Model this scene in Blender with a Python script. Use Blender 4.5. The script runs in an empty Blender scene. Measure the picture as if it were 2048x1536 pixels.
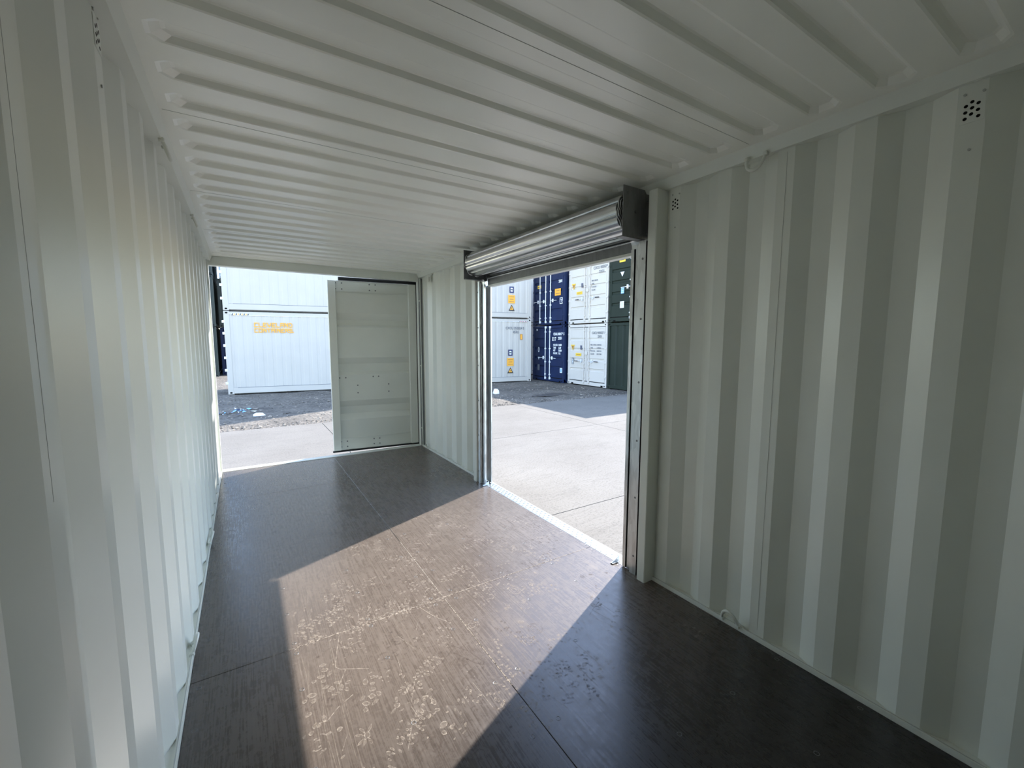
import bpy, math, random
from mathutils import Vector, Matrix
random.seed(7)
SC = bpy.context.scene
COL = SC.collection
PI = math.pi
GZ = -0.42                 # yard level; the container floor is z = 0
W, L, H = 2.33, 5.636, 2.367

# ---------------------------------------------------------------- camera
F, YAW, PIT, ROL = 848.5778, 0.5638, -0.1014, 0.0016
fwd = Vector((math.sin(YAW)*math.cos(PIT), math.cos(YAW)*math.cos(PIT), math.sin(PIT)))
rgt = fwd.cross(Vector((0, 0, 1))).normalized()
upv = rgt.cross(fwd)
r2 = rgt*math.cos(ROL) + upv*math.sin(ROL)
u2 = -rgt*math.sin(ROL) + upv*math.cos(ROL)
cam = bpy.data.cameras.new('camera')
cam.sensor_width = 36.0
cam.sensor_fit = 'HORIZONTAL'
cam.lens = F/2048*36.0
cam.clip_start = 0.02
cam.clip_end = 500
co = bpy.data.objects.new('camera', cam)
COL.objects.link(co)
co.matrix_world = Matrix.Translation((0.2684, 0.0, 1.469)) @ Matrix((
    (r2.x, u2.x, -fwd.x), (r2.y, u2.y, -fwd.y), (r2.z, u2.z, -fwd.z))).to_4x4()
SC.camera = co

# ---------------------------------------------------------------- light
SUN = Vector((1.003, 0.42, 1.0)).normalized()          # towards the sun
wd = bpy.data.worlds.new('sky')
SC.world = wd
wd.use_nodes = True
wn = wd.node_tree
wn.nodes.clear()
wo = wn.nodes.new('ShaderNodeOutputWorld')
bg = wn.nodes.new('ShaderNodeBackground')
sk = wn.nodes.new('ShaderNodeTexSky')
sk.sky_type = 'NISHITA'
sk.sun_disc = False
sk.sun_elevation = math.asin(SUN.z)
sk.sun_rotation = math.atan2(SUN.x, SUN.y)
sk.air_density = 1.0
sk.dust_density = 0.25
sk.ozone_density = 2.0
hz = wn.nodes.new('ShaderNodeMixRGB')
hz.inputs[0].default_value = 0.05
hz.inputs[2].default_value = (7.0, 7.4, 8.0, 1)
wn.links.new(sk.outputs[0], hz.inputs[1])
wn.links.new(hz.outputs[0], bg.inputs[0])
bg.inputs[1].default_value = 0.38
wn.links.new(bg.outputs[0], wo.inputs[0])

sl = bpy.data.lights.new('sun', 'SUN')
sl.energy = 4.8
sl.angle = math.radians(0.53)
sl.color = (1.0, 0.965, 0.92)
so = bpy.data.objects.new('sun', sl)
COL.objects.link(so)
so.location = (8, 4, 12)
so.rotation_euler = (-SUN).to_track_quat('-Z', 'Y').to_euler()

vs = SC.view_settings
vs.view_transform = 'Standard'
vs.look = 'None'
vs.gamma = 1.0
vs.use_curve_mapping = False
vs.exposure = 1.22
SC.cycles.max_bounces = 16
SC.cycles.diffuse_bounces = 12
SC.cycles.glossy_bounces = 6
SC.cycles.caustics_reflective = True
SC.cycles.caustics_refractive = False
SC.cycles.sample_clamp_indirect = 8.0
SC.cycles.use_denoising = True

# ---------------------------------------------------------------- materials
def new_mat(name):
    m = bpy.data.materials.new(name)
    m.use_nodes = True
    nt = m.node_tree
    return m, nt, nt.nodes['Principled BSDF']

def nd(nt, typ, **kw):
    n = nt.nodes.new(typ)
    for k, v in kw.items():
        if k in n.inputs.keys():
            n.inputs[k].default_value = v
        else:
            setattr(n, k, v)
    return n

def coords(nt, scale=(1, 1, 1), rot=(0, 0, 0)):
    tc = nt.nodes.new('ShaderNodeTexCoord')
    mp = nt.nodes.new('ShaderNodeMapping')
    mp.inputs['Scale'].default_value = scale
    mp.inputs['Rotation'].default_value = rot
    nt.links.new(tc.outputs['Object'], mp.inputs[0])
    return mp.outputs[0]

def ramp(nt, src, stops):
    r = nt.nodes.new('ShaderNodeValToRGB')
    el = r.color_ramp.elements
    while len(el) < len(stops):
        el.new(0.5)
    for e, (p, c) in zip(el, stops):
        e.position = p
        e.color = (*c, 1) if len(c) == 3 else c
    nt.links.new(src, r.inputs[0])
    return r.outputs[0]

def mix(nt, fac, a, b, mode='MIX'):
    m = nt.nodes.new('ShaderNodeMixRGB')
    m.blend_type = mode
    for i, v in ((0, fac), (1, a), (2, b)):
        if hasattr(v, 'is_linked'):
            nt.links.new(v, m.inputs[i])
        elif isinstance(v, (tuple, list)):
            m.inputs[i].default_value = (*v[:3], 1)
        else:
            m.inputs[i].default_value = v
    return m.outputs[0]

def bump(nt, src, p, strength=0.3, dist=0.01):
    b = nt.nodes.new('ShaderNodeBump')
    b.inputs['Strength'].default_value = strength
    b.inputs['Distance'].default_value = dist
    nt.links.new(src, b.inputs['Height'])
    nt.links.new(b.outputs[0], p.inputs['Normal'])

def plain(name, col, rough=0.5, metal=0.0, spec=0.5, var=0.06, scale=9.0, bmp=0.05):
    m, nt, p = new_mat(name)
    v = coords(nt)
    n = nd(nt, 'ShaderNodeTexNoise', Scale=scale, Detail=4.0)
    nt.links.new(v, n.inputs['Vector'])
    lo = tuple(max(0, c*(1-var)) for c in col)
    hi = tuple(min(1, c*(1+var)) for c in col)
    c = ramp(nt, n.outputs[0], [(0.3, lo), (0.7, hi)])
    nt.links.new(c, p.inputs['Base Color'])
    p.inputs['Roughness'].default_value = rough
    p.inputs['Metallic'].default_value = metal
    p.inputs['Specular IOR Level'].default_value = spec
    if bmp:
        n2 = nd(nt, 'ShaderNodeTexNoise', Scale=scale*12, Detail=2.0)
        nt.links.new(v, n2.inputs['Vector'])
        bump(nt, n2.outputs[0], p, bmp, 0.002)
    return m

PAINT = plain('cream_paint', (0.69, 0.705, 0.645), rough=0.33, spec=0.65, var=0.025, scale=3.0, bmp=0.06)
PAINT_LIT = plain('cream_paint_lightened', (0.85, 0.85, 0.785), rough=0.30, spec=0.75, var=0.03, scale=2.2, bmp=0.05)  # same cream paint, with extra light put into the ceiling's colour
SEAM = plain('seam_dirt_line', (0.42, 0.43, 0.40), rough=0.6)
RUBBER = plain('black_rubber', (0.010, 0.010, 0.011), rough=0.6, spec=0.3, bmp=0)
HOLE = plain('dark_hole', (0.006, 0.006, 0.006), rough=0.9, spec=0.1, bmp=0)
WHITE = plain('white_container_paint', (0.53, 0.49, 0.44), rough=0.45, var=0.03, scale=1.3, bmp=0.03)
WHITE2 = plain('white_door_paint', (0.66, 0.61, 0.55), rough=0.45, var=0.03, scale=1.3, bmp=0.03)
BLUE = plain('navy_blue_paint', (0.009, 0.020, 0.068), rough=0.55, spec=0.3, var=0.15, scale=2.0, bmp=0.03)
GREEN = plain('dark_green_paint', (0.018, 0.027, 0.019), rough=0.6, spec=0.3, var=0.12, scale=2.0, bmp=0.03)
DGREEN = plain('blackish_green_paint', (0.02, 0.032, 0.03), rough=0.5, var=0.2, scale=2.0, bmp=0.03)
PALE = plain('pale_blue_paint', (0.50, 0.62, 0.74), rough=0.5, var=0.05, scale=2.0, bmp=0.03)
ZINC = plain('galvanised_rod', (0.72, 0.75, 0.78), rough=0.4, metal=0.3, var=0.06, bmp=0)
ORANGE = plain('orange_vinyl', (0.93, 0.44, 0.05), rough=0.5, var=0.02, bmp=0)
YELLOW = plain('yellow_vinyl', (0.88, 0.60, 0.06), rough=0.5, var=0.02, bmp=0)
BLACKV = plain('black_vinyl', (0.02, 0.02, 0.025), rough=0.5, var=0.02, bmp=0)
NAVYV = plain('navy_vinyl', (0.03, 0.035, 0.12), rough=0.5, var=0.02, bmp=0)
GREYV = plain('grey_lettering', (0.16, 0.17, 0.19), rough=0.5, var=0.02, bmp=0)
WHITEV = plain('white_vinyl', (0.85, 0.86, 0.87), rough=0.5, var=0.02, bmp=0)
SKYV = plain('sky_blue_vinyl', (0.25, 0.5, 0.8), rough=0.5, var=0.02, bmp=0)
REDV = plain('red_vinyl', (0.75, 0.10, 0.05), rough=0.5, var=0.02, bmp=0)
BROWNV = plain('brown_vinyl', (0.40, 0.19, 0.07), rough=0.5, var=0.02, bmp=0)

def galv(name, col, rough, metal=0.85):
    m, nt, p = new_mat(name)
    v = coords(nt, (1, 1, 0.25))
    n = nd(nt, 'ShaderNodeTexVoronoi', Scale=55.0)
    nt.links.new(v, n.inputs['Vector'])
    n2 = nd(nt, 'ShaderNodeTexNoise', Scale=7.0, Detail=5.0)
    nt.links.new(v, n2.inputs['Vector'])
    c = mix(nt, 0.4, n.outputs['Color'], n2.outputs[0])
    bw = nt.nodes.new('ShaderNodeRGBToBW')
    nt.links.new(c, bw.inputs[0])
    cc = ramp(nt, bw.outputs[0], [(0.2, tuple(x*0.8 for x in col)), (0.8, tuple(min(1, x*1.15) for x in col))])
    nt.links.new(cc, p.inputs['Base Color'])
    p.inputs['Metallic'].default_value = metal
    rr = ramp(nt, bw.outputs[0], [(0.2, (rough*0.8,)*3), (0.8, (rough*1.2,)*3)])
    nt.links.new(rr, p.inputs['Roughness'])
    return m
GALV = galv('galvanised_steel', (0.62, 0.64, 0.64), 0.34)
GALVD = galv('dull_galvanised_plate', (0.20, 0.205, 0.21), 0.5, 0.6)
LATH = plain('rolled_steel_lath', (0.55, 0.56, 0.56), rough=0.27, metal=0.95, var=0.08, scale=4, bmp=0.0)

def floor_mat():
    m, nt, p = new_mat('dusty_brown_phenolic_ply')
    v = coords(nt)
    vs_ = coords(nt, (48, 1.6, 1))
    st = nd(nt, 'ShaderNodeTexNoise', Scale=3.0, Detail=8.0, Roughness=0.65)
    nt.links.new(vs_, st.inputs['Vector'])
    big = nd(nt, 'ShaderNodeTexNoise', Scale=1.6, Detail=6.0, Roughness=0.6)
    nt.links.new(v, big.inputs['Vector'])
    fine = nd(nt, 'ShaderNodeTexNoise', Scale=24.0, Detail=6.0, Roughness=0.7, Distortion=1.2)
    nt.links.new(v, fine.inputs['Vector'])
    # dust over the walked area; shade painted in at near end and left margin
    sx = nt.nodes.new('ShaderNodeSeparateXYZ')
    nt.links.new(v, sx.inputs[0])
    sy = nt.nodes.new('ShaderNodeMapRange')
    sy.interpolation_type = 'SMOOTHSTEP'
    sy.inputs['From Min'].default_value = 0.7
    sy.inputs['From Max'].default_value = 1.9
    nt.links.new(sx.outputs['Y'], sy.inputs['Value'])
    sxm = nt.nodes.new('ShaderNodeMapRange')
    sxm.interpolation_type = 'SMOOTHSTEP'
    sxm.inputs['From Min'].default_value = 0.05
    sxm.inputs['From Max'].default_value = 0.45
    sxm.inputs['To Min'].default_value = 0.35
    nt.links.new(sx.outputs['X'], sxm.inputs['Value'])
    dust_shade = nt.nodes.new('ShaderNodeMath'); dust_shade.operation = 'MULTIPLY'
    nt.links.new(sy.outputs[0], dust_shade.inputs[0]); nt.links.new(sxm.outputs[0], dust_shade.inputs[1])
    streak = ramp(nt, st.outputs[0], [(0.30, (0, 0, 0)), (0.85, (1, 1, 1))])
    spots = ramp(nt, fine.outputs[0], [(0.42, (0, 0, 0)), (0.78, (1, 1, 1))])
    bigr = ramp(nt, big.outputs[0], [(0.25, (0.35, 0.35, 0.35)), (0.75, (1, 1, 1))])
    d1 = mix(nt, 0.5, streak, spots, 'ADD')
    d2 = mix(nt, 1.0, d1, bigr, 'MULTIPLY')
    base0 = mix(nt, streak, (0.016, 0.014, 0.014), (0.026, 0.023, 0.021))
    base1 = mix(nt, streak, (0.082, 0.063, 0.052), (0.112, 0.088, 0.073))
    base = mix(nt, dust_shade.outputs[0], base0, base1)
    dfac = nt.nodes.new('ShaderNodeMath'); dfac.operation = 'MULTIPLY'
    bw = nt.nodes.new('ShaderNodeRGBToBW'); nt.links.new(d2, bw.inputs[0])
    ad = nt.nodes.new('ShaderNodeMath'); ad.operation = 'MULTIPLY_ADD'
    nt.links.new(dust_shade.outputs[0], ad.inputs[0]); ad.inputs[1].default_value = 0.34; ad.inputs[2].default_value = 0.04
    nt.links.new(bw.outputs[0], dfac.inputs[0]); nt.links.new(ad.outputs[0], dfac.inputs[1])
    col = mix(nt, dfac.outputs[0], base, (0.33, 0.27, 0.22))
    nt.links.new(col, p.inputs['Base Color'])
    rr = ramp(nt, bw.outputs[0], [(0.0, (0.17,)*3), (0.7, (0.42,)*3)])
    nt.links.new(rr, p.inputs['Roughness'])
    p.inputs['Specular IOR Level'].default_value = 0.55
    bump(nt, st.outputs[0], p, 0.12, 0.002)
    return m
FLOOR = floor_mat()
DUST = plain('pale_dust_print', (0.50, 0.43, 0.36), rough=0.9, spec=0.1, var=0.2, scale=60, bmp=0)
DUSTD = plain('damp_dirt_print', (0.10, 0.075, 0.062), rough=0.7, spec=0.2, var=0.3, scale=60, bmp=0)
DUSTF = plain('faint_dust_film', (0.46, 0.39, 0.32), rough=0.9, spec=0.1, var=0.2, scale=60, bmp=0)
DUSTJ = plain('packed_joint_dust', (0.48, 0.41, 0.34), rough=0.9, spec=0.1, var=0.2, scale=60, bmp=0)
for mm, al in ((DUST, 0.50), (DUSTD, 0.42), (DUSTF, 0.20), (DUSTJ, 0.85)):
    nt = mm.node_tree
    p = nt.nodes['Principled BSDF']
    n = nd(nt, 'ShaderNodeTexNoise', Scale=90.0, Detail=5.0)
    nt.links.new(coords(nt), n.inputs['Vector'])
    a = ramp(nt, n.outputs[0], [(0.38, (0.05,)*3), (0.62, (al,)*3)])
    nt.links.new(a, p.inputs['Alpha'])

def concrete_mat():
    m, nt, p = new_mat('pale_yard_concrete')
    v = coords(nt)
    a = nd(nt, 'ShaderNodeTexNoise', Scale=0.9, Detail=8.0, Roughness=0.6)
    b = nd(nt, 'ShaderNodeTexNoise', Scale=38.0, Detail=6.0, Roughness=0.8)
    nt.links.new(v, a.inputs['Vector']); nt.links.new(v, b.inputs['Vector'])
    c1 = ramp(nt, a.outputs[0], [(0.3, (0.158, 0.138, 0.114)), (0.7, (0.20, 0.178, 0.150))])
    c2 = ramp(nt, b.outputs[0], [(0.38, (0.55,)*3), (0.5, (1,)*3), (0.68, (1.0,)*3)])
    c = mix(nt, 0.8, c1, c2, 'MULTIPLY')
    w = nd(nt, 'ShaderNodeTexNoise', Scale=2.2, Detail=3.0, Distortion=2.0)
    nt.links.new(coords(nt, (0.25, 1, 1)), w.inputs['Vector'])
    s = ramp(nt, w.outputs[0], [(0.47, (1,)*3), (0.5, (0.88,)*3), (0.53, (1,)*3)])
    c = mix(nt, 1.0, c, s, 'MULTIPLY')
    nt.links.new(c, p.inputs['Base Color'])
    p.inputs['Roughness'].default_value = 0.9
    bump(nt, b.outputs[0], p, 0.4, 0.008)
    return m
CONC = concrete_mat()

def gravel_mat():
    m, nt, p = new_mat('crushed_stone_ground')
    v = coords(nt)
    a = nd(nt, 'ShaderNodeTexNoise', Scale=1.3, Detail=10.0, Roughness=0.75)
    b = nd(nt, 'ShaderNodeTexVoronoi', Scale=14.0)
    nt.links.new(v, a.inputs['Vector']); nt.links.new(v, b.inputs['Vector'])
    c1 = ramp(nt, a.outputs[0], [(0.32, (0.075, 0.064, 0.052)), (0.5, (0.13, 0.110, 0.088)), (0.7, (0.20, 0.170, 0.135))])
    c2 = mix(nt, 0.5, c1, b.outputs['Distance'], 'SOFT_LIGHT')
    nt.links.new(c2, p.inputs['Base Color'])
    p.inputs['Roughness'].default_value = 0.95
    bump(nt, b.outputs['Distance'], p, 0.8, 0.03)
    return m
GRAVEL = gravel_mat()
STONE = plain('pale_stone', (0.26, 0.22, 0.175), rough=0.9, var=0.35, scale=1.7, bmp=0.2)
MUD = plain('dark_wet_mud', (0.05, 0.042, 0.036), rough=0.7, var=0.3, scale=6, bmp=0.3)
CHEQ = plain('aluminium_chequer_plate', (0.72, 0.73, 0.73), rough=0.24, metal=0.9, var=0.05, bmp=0)

# ---------------------------------------------------------------- mesh helpers
class MB:
    def __init__(self):
        self.v, self.f, self.mi, self.mats, self.sm = [], [], [], [], []
    def m(self, mat):
        if mat not in self.mats:
            self.mats.append(mat)
        return self.mats.index(mat)
    def add(self, vs_, fs, mat, smooth=False):
        o = len(self.v)
        self.v += [tuple(p) for p in vs_]
        k = self.m(mat)
        for f in fs:
            self.f.append([i+o for i in f]); self.mi.append(k); self.sm.append(smooth)
    def box(self, x0, x1, y0, y1, z0, z1, mat):
        if x0 > x1: x0, x1 = x1, x0
        if y0 > y1: y0, y1 = y1, y0
        if z0 > z1: z0, z1 = z1, z0
        self.add([(x0, y0, z0), (x1, y0, z0), (x1, y1, z0), (x0, y1, z0),
                  (x0, y0, z1), (x1, y0, z1), (x1, y1, z1), (x0, y1, z1)],
                 [(0, 3, 2, 1), (4, 5, 6, 7), (0, 1, 5, 4), (1, 2, 6, 5), (2, 3, 7, 6), (3, 0, 4, 7)], mat)
    def rbox(self, x0, x1, y0, y1, z0, z1, mat, r=0.004):
        """box with chamfered edges"""
        r = min(r, (x1-x0)/2.1, (y1-y0)/2.1, (z1-z0)/2.1)
        def ring(z, i):
            return [(x0+i+r, y0+i, z), (x1-i-r, y0+i, z), (x1-i, y0+i+r, z), (x1-i, y1-i-r, z),
                    (x1-i-r, y1-i, z), (x0+i+r, y1-i, z), (x0+i, y1-i-r, z), (x0+i, y0+i+r, z)]
        rs = ring(z0, r*0.9) + ring(z0+r, 0) + ring(z1-r, 0) + ring(z1, r*0.9)
        fs = [tuple(range(7, -1, -1)), tuple(range(24, 32))]
        for k in range(3):
            for i in range(8):
                j = (i+1) % 8
                fs.append((k*8+i, k*8+j, k*8+8+j, k*8+8+i))
        self.add(rs, fs, mat)
    def extrude(self, prof, axis, a, b, mat, smooth=False, closed=True, caps=True):
        """prof: list of 2D points; axis 0: (y,z), 1: (x,z), 2: (x,y)"""
        def P(q, t):
            if axis == 0: return (t, q[0], q[1])
            if axis == 1: return (q[0], t, q[1])
            return (q[0], q[1], t)
        n = len(prof)
        vs_ = [P(q, a) for q in prof] + [P(q, b) for q in prof]
        fs = [(i, (i+1) % n, n+(i+1) % n, n+i) for i in range(n if closed else n-1)]
        if closed and caps:
            fs.append(tuple(range(n-1, -1, -1)))
            fs.append(tuple(range(n, 2*n)))
        self.add(vs_, fs, mat, smooth)
    def tube(self, pts, r, mat, n=10, closed=False):
        pts = [Vector(p) for p in pts]
        N = len(pts)
        vs_, fs = [], []
        prev = None
        for i, p in enumerate(pts):
            if closed:
                d = (pts[(i+1) % N]-pts[i-1]).normalized()
            else:
                d = (pts[min(i+1, N-1)]-pts[max(i-1, 0)]).normalized()
            if prev is None:
                s = Vector((0, 0, 1)) if abs(d.z) < 0.9 else Vector((1, 0, 0))
                a = d.cross(s).normalized()
            else:
                a = (prev - d*prev.dot(d)).normalized()
            prev = a
            b = d.cross(a)
            rr = r[i] if isinstance(r, (list, tuple)) else r
            for k in range(n):
                t = 2*PI*k/n
                vs_.append(p + a*math.cos(t)*rr + b*math.sin(t)*rr)
        for i in range(N if closed else N-1):
            j = (i+1) % N
            for k in range(n):
                l = (k+1) % n
                fs.append((i*n+k, i*n+l, j*n+l, j*n+k))
        self.add(vs_, fs, mat, True)
        if not closed:
            self.add(vs_[:n], [tuple(range(n-1, -1, -1))], mat)
            self.add(vs_[-n:], [tuple(range(n))], mat)
    def poly3(self, pts, mat):
        self.add(pts, [tuple(range(len(pts)))], mat)
    def build(self, name, parent=None, kind=None, label=None, cat=None, group=None):
        me = bpy.data.meshes.new(name)
        me.from_pydata(self.v, [], self.f)
        for m in self.mats:
            me.materials.append(m)
        for p, k, s in zip(me.polygons, self.mi, self.sm):
            p.material_index = k
            p.use_smooth = s
        me.update()
        o = bpy.data.objects.new(name, me)
        COL.objects.link(o)
        o.parent = parent
        tag(o, label, cat, group, kind)
        return o

def tag(o, label=None, cat=None, group=None, kind=None):
    if label: o['label'] = label
    if cat: o['category'] = cat
    if group: o['group'] = group
    if kind: o['kind'] = kind
    return o

def empty(name, loc, rz=0.0, label=None, cat=None, group=None, kind=None):
    o = bpy.data.objects.new(name, None)
    o.empty_display_size = 0.1
    COL.objects.link(o)
    o.location = loc
    o.rotation_euler = (0, 0, rz)
    return tag(o, label, cat, group, kind)

def copy_tree(o, parent=None):
    c = o.copy()
    COL.objects.link(c)
    c.parent = parent
    for ch in list(o.children):
        copy_tree(ch, c)
    return c

def text(s, size, mat, parent, loc, name='lettering', right=(1, 0, 0), up=(0, 0, 1), bold=0.0, sx=1.0, label=None):
    """lettering as thin mesh standing on a plane, loc = lower left corner"""
    cu = bpy.data.curves.new(name, 'FONT')
    cu.body = s
    cu.size = size*1.38
    cu.offset = bold
    cu.extrude = 0.0008
    cu.resolution_u = 2
    t = bpy.data.objects.new(name, cu)
    COL.objects.link(t)
    dg = bpy.context.evaluated_depsgraph_get()
    me = bpy.data.meshes.new_from_object(t.evaluated_get(dg))
    bpy.data.objects.remove(t)
    R, U = Vector(right), Vector(up)
    N = R.cross(U)
    me.transform(Matrix(((R.x*sx, U.x, N.x), (R.y*sx, U.y, N.y), (R.z*sx, U.z, N.z))).to_4x4())
    me.materials.clear()
    me.materials.append(mat)
    o = bpy.data.objects.new(name, me)
    COL.objects.link(o)
    o.parent = parent
    o.location = loc
    if label: o['label'] = label
    return o

# ================================================================ THE CONTAINER (setting)
YB = -0.262                # closed end behind the camera
ZT = 2.40                  # top of sheets behind the rails
def corrug(y0, y1, crest_c, pitch, xin, xout, flat=0.070, slope=0.0705):
    """profile (y, x) from y0 to y1: inner crests centred on crest_c + k*pitch"""
    k0 = int(math.floor((y0-crest_c)/pitch))-1
    k1 = int(math.ceil((y1-crest_c)/pitch))+1
    pts = []
    for k in range(k0, k1+1):
        c = crest_c + k*pitch
        pts += [(c-flat/2-slope, xout), (c-flat/2, xin), (c+flat/2, xin), (c+flat/2+slope, xout)]
    def at(y):
        for a, b in zip(pts, pts[1:]):
            if a[0] <= y <= b[0]:
                return a[1] + (b[1]-a[1])*(y-a[0])/max(1e-9, b[0]-a[0])
        return xin
    res = [(y0, at(y0))] + [p for p in pts if y0+1e-4 < p[0] < y1-1e-4] + [(y1, at(y1))]
    return res

def sheet(mb, prof, z0, z1, sgn, mat, t=0.002):
    """prof (y,x) extruded in z, thickened outward by sgn*t"""
    loop = [(x, y) for y, x in prof] + [(x+sgn*t, y) for y, x in reversed(prof)]
    mb.extrude(loop, 2, z0, z1, mat)

XI_L, XO_L = -0.012, -0.048
XI_R, XO_R = W+0.012, W+0.048
# left wall
mb = MB()
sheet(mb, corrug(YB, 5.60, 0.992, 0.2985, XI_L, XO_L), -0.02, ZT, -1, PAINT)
mb.box(XI_L-0.001, XI_L+0.0003, 0.9866, 0.9878, 1.20, 2.33, SEAM)
mb.build('wall_left', kind='structure')
# right wall, either side of the roller door, and the strip above it
mb = MB()
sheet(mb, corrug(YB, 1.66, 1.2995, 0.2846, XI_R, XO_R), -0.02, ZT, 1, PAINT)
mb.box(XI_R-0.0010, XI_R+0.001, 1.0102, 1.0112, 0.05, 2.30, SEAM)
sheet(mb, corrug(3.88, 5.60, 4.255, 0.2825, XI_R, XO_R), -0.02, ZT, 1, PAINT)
mb.build('wall_right', kind='structure')
# wall behind the camera (closed front end)
mb = MB()
pr_ = corrug(-0.1, W+0.1, 0.14, 0.25, 0, -0.04)
loop = [(y, YB+x) for y, x in pr_] + [(y, YB+x-0.002) for y, x in reversed(pr_)]
mb.extrude(loop, 2, -0.02, ZT, PAINT)
mb.build('wall_front', kind='structure')

# ceiling: pressed roof ribs with rounded, closed ends
def build_ceiling():
    mb = MB()
    up_, p0, pitch = 0.021, 0.618, 0.2128
    def ypos(k): return p0 + k*pitch
    x0, x1, cap = 0.075, 2.262, 0.05
    kmin = int(math.floor((YB-p0)/pitch))+1
    kmax = int((L-0.06-p0)/pitch)
    hw, sl_ = 0.058, 0.026           # half width at the low plane, slope run
    prev = YB-0.05
    XL, XR = -0.08, W+0.08
    for k in range(kmin, kmax+1):
        c = ypos(k)
        a, b = c-hw, c+hw
        # flat between ribs
        mb.add([(XL, prev, H), (XR, prev, H), (XR, a, H), (XL, a, H)], [(0, 1, 2, 3)], PAINT_LIT)
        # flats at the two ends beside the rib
        mb.add([(XL, a, H), (x0, a, H), (x0, b, H), (XL, b, H)], [(0, 1, 2, 3)], PAINT_LIT)
        mb.add([(x1, a, H), (XR, a, H), (XR, b, H), (x1, b, H)], [(0, 1, 2, 3)], PAINT_LIT)
        # rib: outline ring, mid ring, top ring with chamfered corners
        def ring(ins, z, cut):
            X0, X1, Y0, Y1 = x0+ins*cap/sl_, x1-ins*cap/sl_, a+ins, b-ins
            cx = cut*1.2
            return [(X0+cx, Y0, z), (X1-cx, Y0, z), (X1, Y0+cut, z), (X1, Y1-cut, z),
                    (X1-cx, Y1, z), (X0+cx, Y1, z), (X0, Y1-cut, z), (X0, Y0+cut, z)]
        R0 = ring(0, H, 0.026)
        R1 = ring(sl_*0.25, H+up_*0.12, 0.024)
        R2 = ring(sl_*0.75, H+up_*0.88, 0.020)
        R3 = ring(sl_, H+up_, 0.018)
        vs_ = R0+R1+R2+R3
        fs = [tuple(range(24, 32))]
        for q in range(3):
            for i in range(8):
                j = (i+1) % 8
                fs.append((q*8+i, q*8+j, q*8+8+j, q*8+8+i))
        mb.add(vs_, fs, PAINT_LIT)
        # little triangles filling the chamfered corners of the outline
        cc = 0.026; cx = cc*1.2
        for (px, py, qx, qy) in ((x0, a, 1, 1), (x1, a, -1, 1), (x1, b, -1, -1), (x0, b, 1, -1)):
            mb.add([(px, py, H), (px+qx*cx, py, H), (px, py+qy*cc, H)], [(0, 1, 2)], PAINT_LIT)
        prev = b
    mb.add([(XL, prev, H), (XR, prev, H), (XR, L+0.12, H), (XL, L+0.12, H)], [(0, 1, 2, 3)], PAINT_LIT)
    # outer skin closing the roof
    mb.box(-0.1, W+0.1, YB-0.08, L+0.12, H+0.032, H+0.036, PAINT_LIT)
    # fine sheet joints
    for k in (2, 7, 12, 17, 22):
        y = ypos(k)+pitch/2
        mb.box(0.05, W-0.05, y-0.0007, y+0.0007, H-0.0009, H+0.001, SEAM)
    mb.build('ceiling', kind='structure')
build_ceiling()

# top side rails (sloping inner faces)
mb = MB()
mb.extrude([(0.040, 2.368), (0.024, 2.315), (-0.11, 2.315), (-0.11, 2.368)], 1, YB-0.05, L+0.03, PAINT)
mb.build('trim_1', kind='structure', label='left top side rail')
mb = MB()
mb.extrude([(W-0.030, 2.368), (W-0.005, 2.315), (W+0.11, 2.315), (W+0.11, 2.368)], 1, YB-0.05, L+0.03, PAINT)
mb.build('trim_2', kind='structure', label='right top side rail')
# bottom rails: a flat ledge under the sheets and a small upstand along the floor
def bottom_rail(nm, s, xe, spans):
    mb = MB()
    for a, b in spans:
        mb.box(xe, xe+s*0.012, a, b, -0.12, 0.022, PAINT)
        mb.box(xe+s*0.012, xe+s*0.075, a, b, -0.12, 0.013, PAINT)
        mb.box(xe+s*0.0045, xe+s*0.0075, a, b, 0.02, 0.0235, SEAM)
    mb.build(nm, kind='structure', label='bottom side rail')
bottom_rail('trim_3', -1, 0.0, [(YB, 5.62)])
bottom_rail('trim_4', 1, W, [(YB, 1.64), (3.90, 5.62)])
# far end frame: header, corner posts, sill
mb = MB()
mb.rbox(-0.06, W+0.06, L, L+0.09, 2.268, 2.372, PAINT, 0.006)
mb.box(0.012, 0.15, L-0.004, L, 2.292, 2.298, PAINT)
mb.rbox(2.20, 2.212, L-0.006, L, 2.27, 2.368, PAINT, 0.002)
mb.build('trim_5', kind='structure', label='door header')
mb = MB()
mb.box(-0.12, -0.004, 5.59, 5.79, -0.15, 2.38, PAINT)
mb.box(-0.012, 0.002, 5.60, 5.612, -0.0, 2.30, PAINT)
mb.build('trim_6', kind='structure', label='left rear corner post')
mb = MB()
mb.box(W-0.006, W+0.12, 5.645, 5.72, -0.15, 2.38, PAINT)
mb.box(W+0.03, W+0.12, 5.59, 5.66, -0.15, 2.38, PAINT)
mb.box(W-0.006, W+0.004, 5.582, 5.592, 0.0, 2.30, PAINT)
mb.box(W+0.0005, W+0.03, 5.588, 5.65, -0.02, 2.30, GALVD)
for z in (0.25, 1.12, 2.0):
    mb.box(W-0.008, W+0.012, 5.60, 5.63, z, z+0.012, PAINT)
mb.build('trim_7', kind='structure', label='right rear corner post')
mb = MB()
mb.rbox(-0.05, W+0.05, L, L+0.10, -0.15, 0.006, PAINT, 0.003)
mb.build('trim_8', kind='structure', label='rear door sill')
# base under the floor
mb = MB()
mb.box(-0.08, W+0.08, YB-0.05, L, -0.17, -0.035, GALVD)
mb.build('trim_9', kind='structure', label='underframe')

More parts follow.
